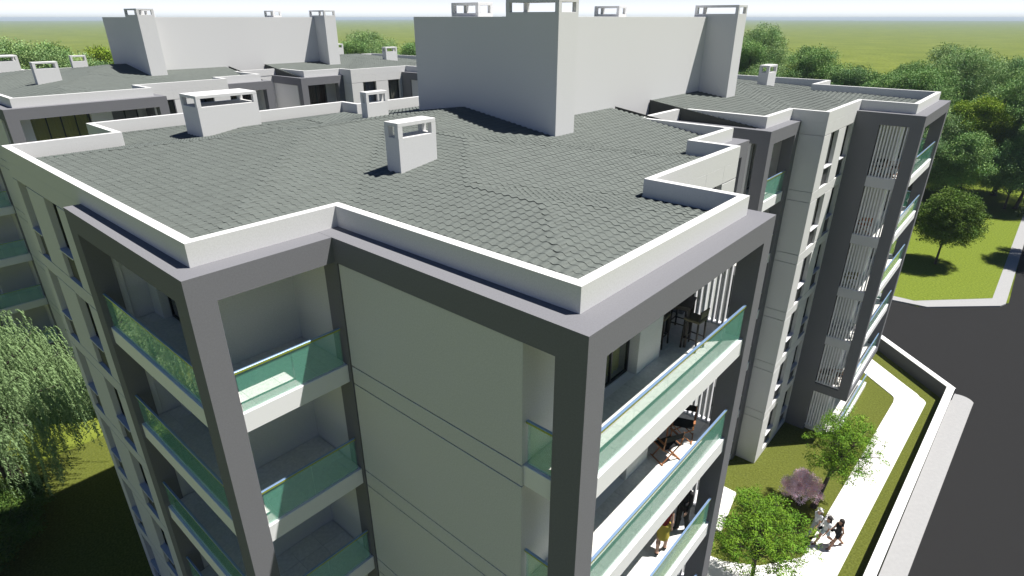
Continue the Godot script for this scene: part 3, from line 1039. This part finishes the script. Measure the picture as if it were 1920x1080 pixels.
func build_furniture() -> void:
	M.dark_wood = mat(lin(0.022, 0.018, 0.016), 0.5)
	M.cushion = mat(lin(0.16, 0.14, 0.09), 0.9)
	M.teak = mat(lin(0.30, 0.12, 0.045), 0.55)
	M.orange_wood = mat(lin(0.33, 0.09, 0.025), 0.55)
	M.black_cloth = mat(lin(0.014, 0.014, 0.015), 0.95)
	M.olive_cloth = mat(lin(0.16, 0.14, 0.04), 0.95)
	M.grey_cloth = mat(lin(0.30, 0.30, 0.33), 0.95)
	bar_table(12.12, 5.28, F[0], "tall dark square bar table among the stools on the top balcony")
	bar_stool(11.62, 5.50, F[0], 0.1, "bar stool nearest the wall pillar on the top balcony")
	bar_stool(12.02, 4.80, F[0], 1.5, "bar stool nearest the glass rail on the top balcony")
	bar_stool(12.62, 5.42, F[0], 3.2, "bar stool nearest the louvres on the top balcony")
	director_chair(11.50, 4.86, F[1], 1.15, M.teak, M.black_cloth, "folding wooden chair seen from behind on the second balcony")
	director_chair(12.52, 4.92, F[1], 3.5, M.teak, M.black_cloth, "folding wooden chair beside the louvres on the second balcony")
	director_chair(11.95, 5.95, F[1], 4.6, M.teak, M.black_cloth, "folding wooden chair at the back of the second balcony")
	low_table(11.98, 5.30, F[1], 0.4, M.teak, "slatted wooden folding table between the chairs on the second balcony")
	# behind the louvres of the far wing
	var wood := [M.teak, M.orange_wood, M.olive_cloth, M.grey_cloth, M.teak]
	var cl := [M.black_cloth, M.orange_wood, M.olive_cloth, M.grey_cloth, M.black_cloth]
	var word := ["dark", "orange", "olive", "pale grey", "reddish"]
	var fl_name := ["top floor", "second floor from the top", "third floor from the top", "fourth floor from the top", "lowest framed floor"]
	for k in 5:
		director_chair(33.85, 5.45, F[k], 0.5, wood[k], cl[k], "%s chair behind the far louvres, %s, left one" % [word[k], fl_name[k]])
		if k == 0 or k == 3 or k == 4:
			director_chair(34.15, 4.75, F[k], 2.0, wood[k], cl[k], "%s chair behind the far louvres, %s, right one" % [word[k], fl_name[k]])

# ------------------------------------------------------------------ people
# bones are [from, to, radius from, radius to]; their smooth union is meshed as surface nets
func skin_bones(st: SurfaceTool, bones: Array, cell: float, k: float) -> void:
	var lo := Vector3.ONE * 1e9
	var hi := -lo
	for b in bones:
		for e in 2:
			var r: float = b[2 + e]
			lo = lo.min(b[e] - Vector3.ONE * (r + cell * 3.0))
			hi = hi.max(b[e] + Vector3.ONE * (r + cell * 3.0))
	var nx := int((hi.x - lo.x) / cell) + 2
	var ny := int((hi.y - lo.y) / cell) + 2
	var nz := int((hi.z - lo.z) / cell) + 2
	var fld := PackedFloat32Array()
	fld.resize(nx * ny * nz)
	fld.fill(1.0)
	for b in bones:
		var a: Vector3 = b[0]
		var c: Vector3 = b[1]
		var r0: float = b[2]
		var r1: float = b[3]
		var rm := maxf(r0, r1) + cell * 2.5 + k * 0.5
		var l := ((a.min(c) - Vector3.ONE * rm - lo) / cell).floor()
		var h := ((a.max(c) + Vector3.ONE * rm - lo) / cell).ceil()
		var ab := c - a
		var ab2 := maxf(ab.length_squared(), 1e-9)
		for ix in range(maxi(0, int(l.x)), mini(nx, int(h.x) + 1)):
			for iy in range(maxi(0, int(l.y)), mini(ny, int(h.y) + 1)):
				for iz in range(maxi(0, int(l.z)), mini(nz, int(h.z) + 1)):
					var p := lo + Vector3(ix, iy, iz) * cell
					var t := clampf((p - a).dot(ab) / ab2, 0.0, 1.0)
					var d := (p - a - ab * t).length() - lerpf(r0, r1, t)
					var i := (ix * ny + iy) * nz + iz
					var o := fld[i]
					var hh := maxf(k - absf(d - o), 0.0) / k
					fld[i] = minf(d, o) - hh * hh * k * 0.25
	var vid := {}
	var sx := ny * nz
	var offs := [0, sx, nz, sx + nz, 1, sx + 1, nz + 1, sx + nz + 1]
	var verts := PackedVector3Array()
	for ix in nx - 1:
		for iy in ny - 1:
			var base := (ix * ny + iy) * nz
			for iz in nz - 1:
				var i := base + iz
				if absf(fld[i]) > cell * 1.9:
					continue
				var mask := 0
				for q in 8:
					if fld[i + offs[q]] < 0.0:
						mask |= 1 << q
				if mask == 0 or mask == 255:
					continue
				var acc := Vector3.ZERO
				var n := 0
				for e in [[0, 1], [2, 3], [4, 5], [6, 7], [0, 2], [1, 3], [4, 6], [5, 7], [0, 4], [1, 5], [2, 6], [3, 7]]:
					var f0 := fld[i + offs[e[0]]]
					var f1 := fld[i + offs[e[1]]]
					if (f0 < 0.0) != (f1 < 0.0):
						var t2 := f0 / (f0 - f1)
						var p0 := Vector3(e[0] & 1, (e[0] >> 1) & 1, (e[0] >> 2) & 1)
						var p1 := Vector3(e[1] & 1, (e[1] >> 1) & 1, (e[1] >> 2) & 1)
						acc += p0.lerp(p1, t2)
						n += 1
				vid[i] = verts.size()
				verts.append(lo + (Vector3(ix, iy, iz) + acc / n) * cell)
	for i in vid:
		var f0 := fld[i]
		for ax in 3:
			var d: int = [sx, nz, 1][ax]
			var f1 := fld[i + d]
			if (f0 < 0.0) == (f1 < 0.0):
				continue
			var p: int = [nz, 1, sx][ax]
			var q: int = [1, sx, nz][ax]
			if not (vid.has(i - p) and vid.has(i - q) and vid.has(i - p - q)):
				continue
			var a := verts[vid[i]]
			var b := verts[vid[i - p]]
			var c := verts[vid[i - p - q]]
			var e := verts[vid[i - q]]
			if f0 < 0.0:
				for w in [a, c, b, a, e, c]:
					st.add_vertex(w)
			else:
				for w in [a, b, c, a, c, e]:
					st.add_vertex(w)

func bone_mesh(sets: Array) -> ArrayMesh:
	var st := SurfaceTool.new()
	st.begin(Mesh.PRIMITIVE_TRIANGLES)
	st.set_smooth_group(0)
	for s in sets:
		skin_bones(st, s[0], s[1], s[2])
	st.index()
	st.generate_normals()
	return st.commit()

func hand_bones(w: Vector3, d: Vector3, side: float) -> Array:
	# palm from the wrist along d, four fingers of unequal length slightly curled, thumb off the side of the palm
	var x := Vector3(1, 0, 0)
	var palm := w + d * 0.085
	var z := d.cross(x).normalized() * side
	var out := [[w, palm, 0.024, 0.026], [w + d * 0.04 + x * 0.018, palm + x * 0.022, 0.018, 0.016], [w + d * 0.04 - x * 0.018, palm - x * 0.022, 0.018, 0.016]]
	for i in 4:
		var f: float = [0.066, 0.078, 0.072, 0.056][i]
		var b := palm + x * (0.028 - 0.0185 * i)
		var m := b + d * f * 0.55
		out.append([b, m, 0.0095, 0.009])
		out.append([m, m + (d * 0.85 - z * 0.5).normalized() * f * 0.5, 0.009, 0.0075])
	var t0 := w + d * 0.03 + x * 0.026
	var t1 := t0 + (d * 0.7 + x * 0.7).normalized() * 0.04
	out.append([t0, t1, 0.013, 0.011])
	out.append([t1, t1 + (d * 0.95 + x * 0.1).normalized() * 0.032, 0.011, 0.009])
	return out

# o: stride (leg swing), arm swing, skin, top, bottom, hair, shoe colours and garment kinds
func person(u: float, v: float, fl: float, yaw: float, label: String, o: Dictionary) -> void:
	var t := thing("person", label, "person", P(u, v, fl), o.get("group", ""))
	t.rotation.y = yaw
	var H: float = o.get("height", 1.68) / 1.68
	var man: bool = o.get("man", false)
	var s: float = o.get("stride", 0.0)
	var hip := 0.90
	var hw := 0.085
	var sw := 0.195 if man else 0.165
	var pel := Vector3(0, hip, 0)
	var che := Vector3(0.015, 1.27, 0)
	var nek := Vector3(0.0, 1.43, 0)
	var hd := Vector3(0.02, 1.565, 0)
	var bones := [
		[pel + Vector3(0, 0.02, -0.06), pel + Vector3(0, 0.02, 0.06), 0.105, 0.105],
		[pel + Vector3(0, 0.05, 0), Vector3(0.01, 1.10, 0), 0.115, 0.095],
		[Vector3(0.01, 1.08, -0.03), che + Vector3(0, 0, -0.05), 0.085, 0.095],
		[Vector3(0.01, 1.08, 0.03), che + Vector3(0, 0, 0.05), 0.085, 0.095],
		[che + Vector3(0, 0.06, -sw * 0.7), che + Vector3(0, 0.06, sw * 0.7), 0.07, 0.07],
		[Vector3(-0.005, 1.36, 0), nek + Vector3(0.01, 0.06, 0), 0.06, 0.048],
	]
	if not man:
		for z in [-0.065, 0.065]:
			bones.append([Vector3(0.075, 1.245, z), Vector3(0.085, 1.24, z), 0.055, 0.05])
	var legs := []
	var feet := []
	var arms := []
	var hands := []
	for side in [-1.0, 1.0]:
		var sgn: float = side * s
		var h := Vector3(0, hip, hw * side)
		var ka := 0.42 * sgn
		var knee := h + Vector3(sin(ka + 0.06 * absf(s)), -cos(ka), 0) * 0.43
		var ba := ka - (0.42 * absf(s) if sgn < 0 else 0.06)
		var ank := knee + Vector3(sin(ba), -cos(ba), 0) * 0.42
		legs.append([h, knee, 0.088, 0.056])
		legs.append([knee, knee.lerp(ank, 0.35) + Vector3(-0.015, 0, 0), 0.055, 0.055])
		legs.append([knee.lerp(ank, 0.35) + Vector3(-0.015, 0, 0), ank, 0.054, 0.036])
		var toe := ank + Vector3(0.15, -0.045, 0.01 * side)
		if sgn < -0.1:
			toe = ank + Vector3(0.12, -0.085, 0)
		feet.append([ank + Vector3(-0.03, -0.03, 0), toe, 0.038, 0.028])
		feet.append([ank, ank + Vector3(-0.02, -0.03, 0), 0.038, 0.04])
		var sh := che + Vector3(-0.01, 0.09, sw * side)
		var aa: float = -0.35 * sgn + (o.get("arm_l", 0.0) if side < 0 else o.get("arm_r", 0.0))
		var elb := sh + Vector3(sin(aa), -cos(aa), 0.10 * side) * 0.28
		var fa: float = aa + o.get("bend", 0.3)
		var wri := elb + Vector3(sin(fa), -cos(fa), 0.0) * 0.24
		arms.append([sh, elb, 0.05 if man else 0.042, 0.038 if man else 0.033])
		arms.append([elb, wri, 0.037 if man else 0.032, 0.026 if man else 0.023])
		hands.append(hand_bones(wri, (wri - elb).normalized(), side))
	var low := 0.0
	for f in feet:
		low = minf(low, minf(f[0].y - f[2], f[1].y - f[3]))
	var lift := Vector3(0, -low, 0)
	var lowest := 9.0
	for f in feet:
		lowest = minf(lowest, minf(f[0].y - f[2], f[1].y - f[3]))
	lift = Vector3(0, -lowest, 0)
	var head := [
		[hd + Vector3(-0.025, 0.035, 0), hd + Vector3(-0.02, 0.03, 0), 0.088, 0.088],
		[hd + Vector3(0.0, 0.02, 0), hd + Vector3(0.03, -0.055, 0), 0.075, 0.05],
		[hd + Vector3(0.05, -0.075, 0), hd + Vector3(0.045, -0.07, 0), 0.03, 0.03],
		[hd + Vector3(0.072, 0.015, 0), hd + Vector3(0.096, -0.022, 0), 0.008, 0.013],
		[hd + Vector3(0.066, 0.028, -0.035), hd + Vector3(0.066, 0.028, 0.035), 0.016, 0.016],
		[hd + Vector3(0.074, -0.052, -0.018), hd + Vector3(0.074, -0.052, 0.018), 0.009, 0.009],
		[hd + Vector3(-0.01, 0.01, -0.085), hd + Vector3(-0.015, -0.02, -0.083), 0.014, 0.010],
		[hd + Vector3(-0.01, 0.01, 0.085), hd + Vector3(-0.015, -0.02, 0.083), 0.014, 0.010],
		[nek + Vector3(0, 0.02, 0), nek + Vector3(0.01, 0.08, 0), 0.048, 0.046],
	]
	var all := bones + legs + feet + arms
	var body := bone_mesh([[all, 0.016, 0.045], [head, 0.008, 0.02], [hands[0], 0.0065, 0.006], [hands[1], 0.0065, 0.006]])
	var root := MeshInstance3D.new()
	root.name = "body"
	root.mesh = body
	root.material_override = mat(o.skin, 0.55)
	t.add_child(root)
	root.position = lift * H
	root.scale = Vector3.ONE * H
	var wear := func(called: String, b: Array, grow: float, c: Color, kk := 0.03, rough := 0.9) -> void:
		var g := []
		for q in b:
			g.append([q[0], q[1], q[2] + grow, q[3] + grow])
		var m := MeshInstance3D.new()
		m.name = called
		m.mesh = bone_mesh([[g, 0.014, kk]])
		m.material_override = mat(c, rough)
		t.add_child(m, true)
		m.position = lift * H
		m.scale = Vector3.ONE * H
	var upper := []
	for i in range(1, 5):
		upper.append(bones[i])
	if not man:
		upper.append(bones[6])
		upper.append(bones[7])
	var sl: float = o.get("sleeve", 0.0)
	if sl > 0.0:
		for side in 2:
			var ua: Array = arms[side * 2]
			var fa2: Array = arms[side * 2 + 1]
			if sl > 1.0:
				upper.append([ua[0], ua[1], ua[2], ua[3]])
				upper.append([fa2[0], fa2[0].lerp(fa2[1], 0.92), fa2[2], fa2[3]])
			else:
				upper.append([ua[0], ua[0].lerp(ua[1], sl), ua[2], lerpf(ua[2], ua[3], sl)])
	wear.call("top", upper, 0.012, o.top)
	var lower := [bones[0], [bones[1][0], bones[1][0].lerp(bones[1][1], 0.3), bones[1][2], bones[1][3]]]
	var ll: float = o.get("legs", 0.4)
	for side in 2:
		var th: Array = legs[side * 3]
		lower.append([th[0], th[0].lerp(th[1], minf(ll, 1.0)), th[2], lerpf(th[2], th[3], minf(ll, 1.0))])
		if ll > 1.0:
			lower.append(legs[side * 3 + 1])
			lower.append([legs[side * 3 + 2][0], legs[side * 3 + 2][0].lerp(legs[side * 3 + 2][1], 0.95), 0.056, 0.05])
	if o.get("skirt", false):
		lower.append([pel + Vector3(0.0, -0.02, 0), pel + Vector3(0.01, -0.36, 0), 0.12, 0.155])
	wear.call("skirt" if o.get("skirt", false) else ("trousers" if ll > 1.0 else "shorts"), lower, 0.013, o.bottom)
	var shoes := []
	for f in feet:
		shoes.append([f[0], f[1], f[2], f[3]])
	wear.call("shoes", shoes, 0.007, o.shoe, 0.03, 0.5)
	var hair := [[hd + Vector3(-0.035, 0.05, 0), hd + Vector3(-0.03, 0.055, 0), 0.092, 0.092], [hd + Vector3(0.0, 0.085, 0), hd + Vector3(-0.05, 0.06, 0), 0.06, 0.08]]
	var hl: float = o.get("hair_len", 0.3)
	if hl > 0.05:
		for z in [-0.05, 0.0, 0.05]:
			hair.append([hd + Vector3(-0.06, 0.02, z), hd + Vector3(-0.10, -hl, z * 1.2), 0.06, 0.035])
	wear.call("hair", hair, 0.004, o.hair, 0.04, 0.7)
	if o.get("hat", false):
		wear.call("hat", [[hd + Vector3(-0.03, 0.075, 0), hd + Vector3(-0.03, 0.09, 0), 0.10, 0.085], [hd + Vector3(-0.17, 0.065, -0.02), hd + Vector3(0.12, 0.065, 0.02), 0.03, 0.02], [hd + Vector3(-0.03, 0.065, -0.15), hd + Vector3(-0.03, 0.065, 0.15), 0.022, 0.022]], 0.006, Color(0.85, 0.85, 0.84))
	if o.get("bag", false):
		wear.call("handbag", [[Vector3(0.17, 0.86, 0.20), Vector3(0.02, 0.84, 0.24), 0.06, 0.06], [Vector3(0.10, 0.90, 0.22), Vector3(0.03, 1.32, 0.14), 0.012, 0.012]], 0.0, Color(0.05, 0.05, 0.055))
	wear.call("eyes", [[hd + Vector3(0.074, 0.006, -0.031), hd + Vector3(0.076, 0.006, -0.030), 0.012, 0.012], [hd + Vector3(0.074, 0.006, 0.031), hd + Vector3(0.076, 0.006, 0.030), 0.012, 0.012]], 0.0, Color(0.10, 0.08, 0.07), 0.002, 0.3)

func build_people() -> void:
	var tan_ := lin(0.36, 0.19, 0.12)
	var pale := lin(0.52, 0.31, 0.23)
	var dark_hair := lin(0.015, 0.010, 0.008)
	var g := "people walking on the white path"
	var face := atan2(0.58, -0.82)
	person(24.83, 2.34, GR + 0.05, face, "woman in white top and pale denim shorts striding, middle of the three walkers", {"stride": 1.0, "skin": tan_, "top": lin(0.62, 0.63, 0.66), "bottom": lin(0.28, 0.36, 0.40), "hair": dark_hair, "shoe": lin(0.20, 0.10, 0.06), "sleeve": 0.45, "legs": 0.45, "hair_len": 0.28, "bag": true, "height": 1.72, "group": g})
	person(25.0, 1.87, GR + 0.05, face - 0.15, "woman in black top and black shorts, nearest the grass strip", {"stride": -0.85, "skin": tan_, "top": lin(0.012, 0.012, 0.013), "bottom": lin(0.012, 0.012, 0.014), "hair": dark_hair, "shoe": lin(0.16, 0.08, 0.05), "legs": 0.4, "hair_len": 0.30, "bag": true, "bend": 0.5, "height": 1.72, "group": g})
	person(25.05, 2.80, GR + 0.05, face + 0.1, "person in white top and white hat, half hidden behind the tree", {"stride": 0.7, "skin": pale, "top": lin(0.60, 0.61, 0.64), "bottom": lin(0.30, 0.32, 0.34), "hair": lin(0.25, 0.18, 0.10), "shoe": lin(0.3, 0.3, 0.3), "sleeve": 0.5, "legs": 1.2, "hair_len": 0.12, "hat": true, "height": 1.70, "group": g})
	var g2 := "people on the third balcony"
	person(11.42, 4.60, F[2], 0.35, "woman in red top and yellow skirt on the third balcony", {"stride": 0.35, "skin": pale, "top": lin(0.20, 0.015, 0.015), "bottom": lin(0.42, 0.33, 0.05), "hair": dark_hair, "shoe": lin(0.012, 0.012, 0.012), "skirt": true, "legs": 0.5, "hair_len": 0.25, "height": 1.70, "group": g2})
	person(12.42, 4.52, F[2], 2.75, "man in black shirt and black trousers on the third balcony", {"man": true, "stride": 0.25, "skin": pale, "top": lin(0.012, 0.012, 0.014), "bottom": lin(0.014, 0.014, 0.016), "hair": dark_hair, "shoe": lin(0.02, 0.02, 0.02), "sleeve": 2.0, "legs": 2.0, "hair_len": 0.0, "height": 1.80, "group": g2})

func _ready() -> void:
	rng.seed = 20240
	# camera
	var cam := Camera3D.new()
	cam.name = "camera"
	cam.fov = 51.84
	cam.near = 0.1
	cam.far = 12000.0
	add_child(cam)
	cam.position = Vector3(0, EYE, 0)
	cam.rotation_degrees = Vector3(-24.534, -48.994, 0)
	cam.current = true
	# sky, sun, exposure
	var env := Environment.new()
	env.background_mode = Environment.BG_SKY
	var sky := Sky.new()
	var sm := ProceduralSkyMaterial.new()
	sm.sky_top_color = lin(0.016, 0.042, 0.112)
	sm.sky_horizon_color = lin(0.72, 0.75, 0.81)
	sm.sky_curve = 0.047
	sm.sky_energy_multiplier = 1.0
	sm.ground_bottom_color = lin(0.07, 0.085, 0.03)
	sm.ground_horizon_color = lin(0.22, 0.26, 0.20)
	sm.ground_energy_multiplier = 1.0
	sky.sky_material = sm
	env.sky = sky
	env.tonemap_mode = Environment.TONE_MAPPER_LINEAR
	env.tonemap_exposure = 1.68
	env.sdfgi_enabled = true
	env.ssao_enabled = true
	env.ssil_enabled = true
	env.fog_enabled = true
	env.fog_density = 0.0002
	env.fog_light_color = Color(0.80, 0.87, 0.95)
	var we := WorldEnvironment.new()
	we.name = "environment"
	we.environment = env
	add_child(we)
	var sun := DirectionalLight3D.new()
	sun.name = "sun"
	sun.light_energy = 1.6
	sun.light_color = Color(1.0, 0.985, 0.955)
	sun.light_angular_distance = 0.5
	sun.shadow_enabled = true
	add_child(sun)
	sun.look_at_from_position(Vector3.ZERO, SUNDIR, Vector3.UP)
	make_materials()
	build_ground()
	var block := build_block()
	var rear := block.duplicate()
	rear.name = numbered("apartment_building")
	add_child(rear)
	rear.position = block.position + Vector3(0, 0, -34.2)
	tag(rear, "far apartment block of the same design standing behind the near one", "building")
	for b in [block, rear]:
		b.set_meta("group", "twin apartment blocks")
	build_trees()
	build_furniture()
	build_people()
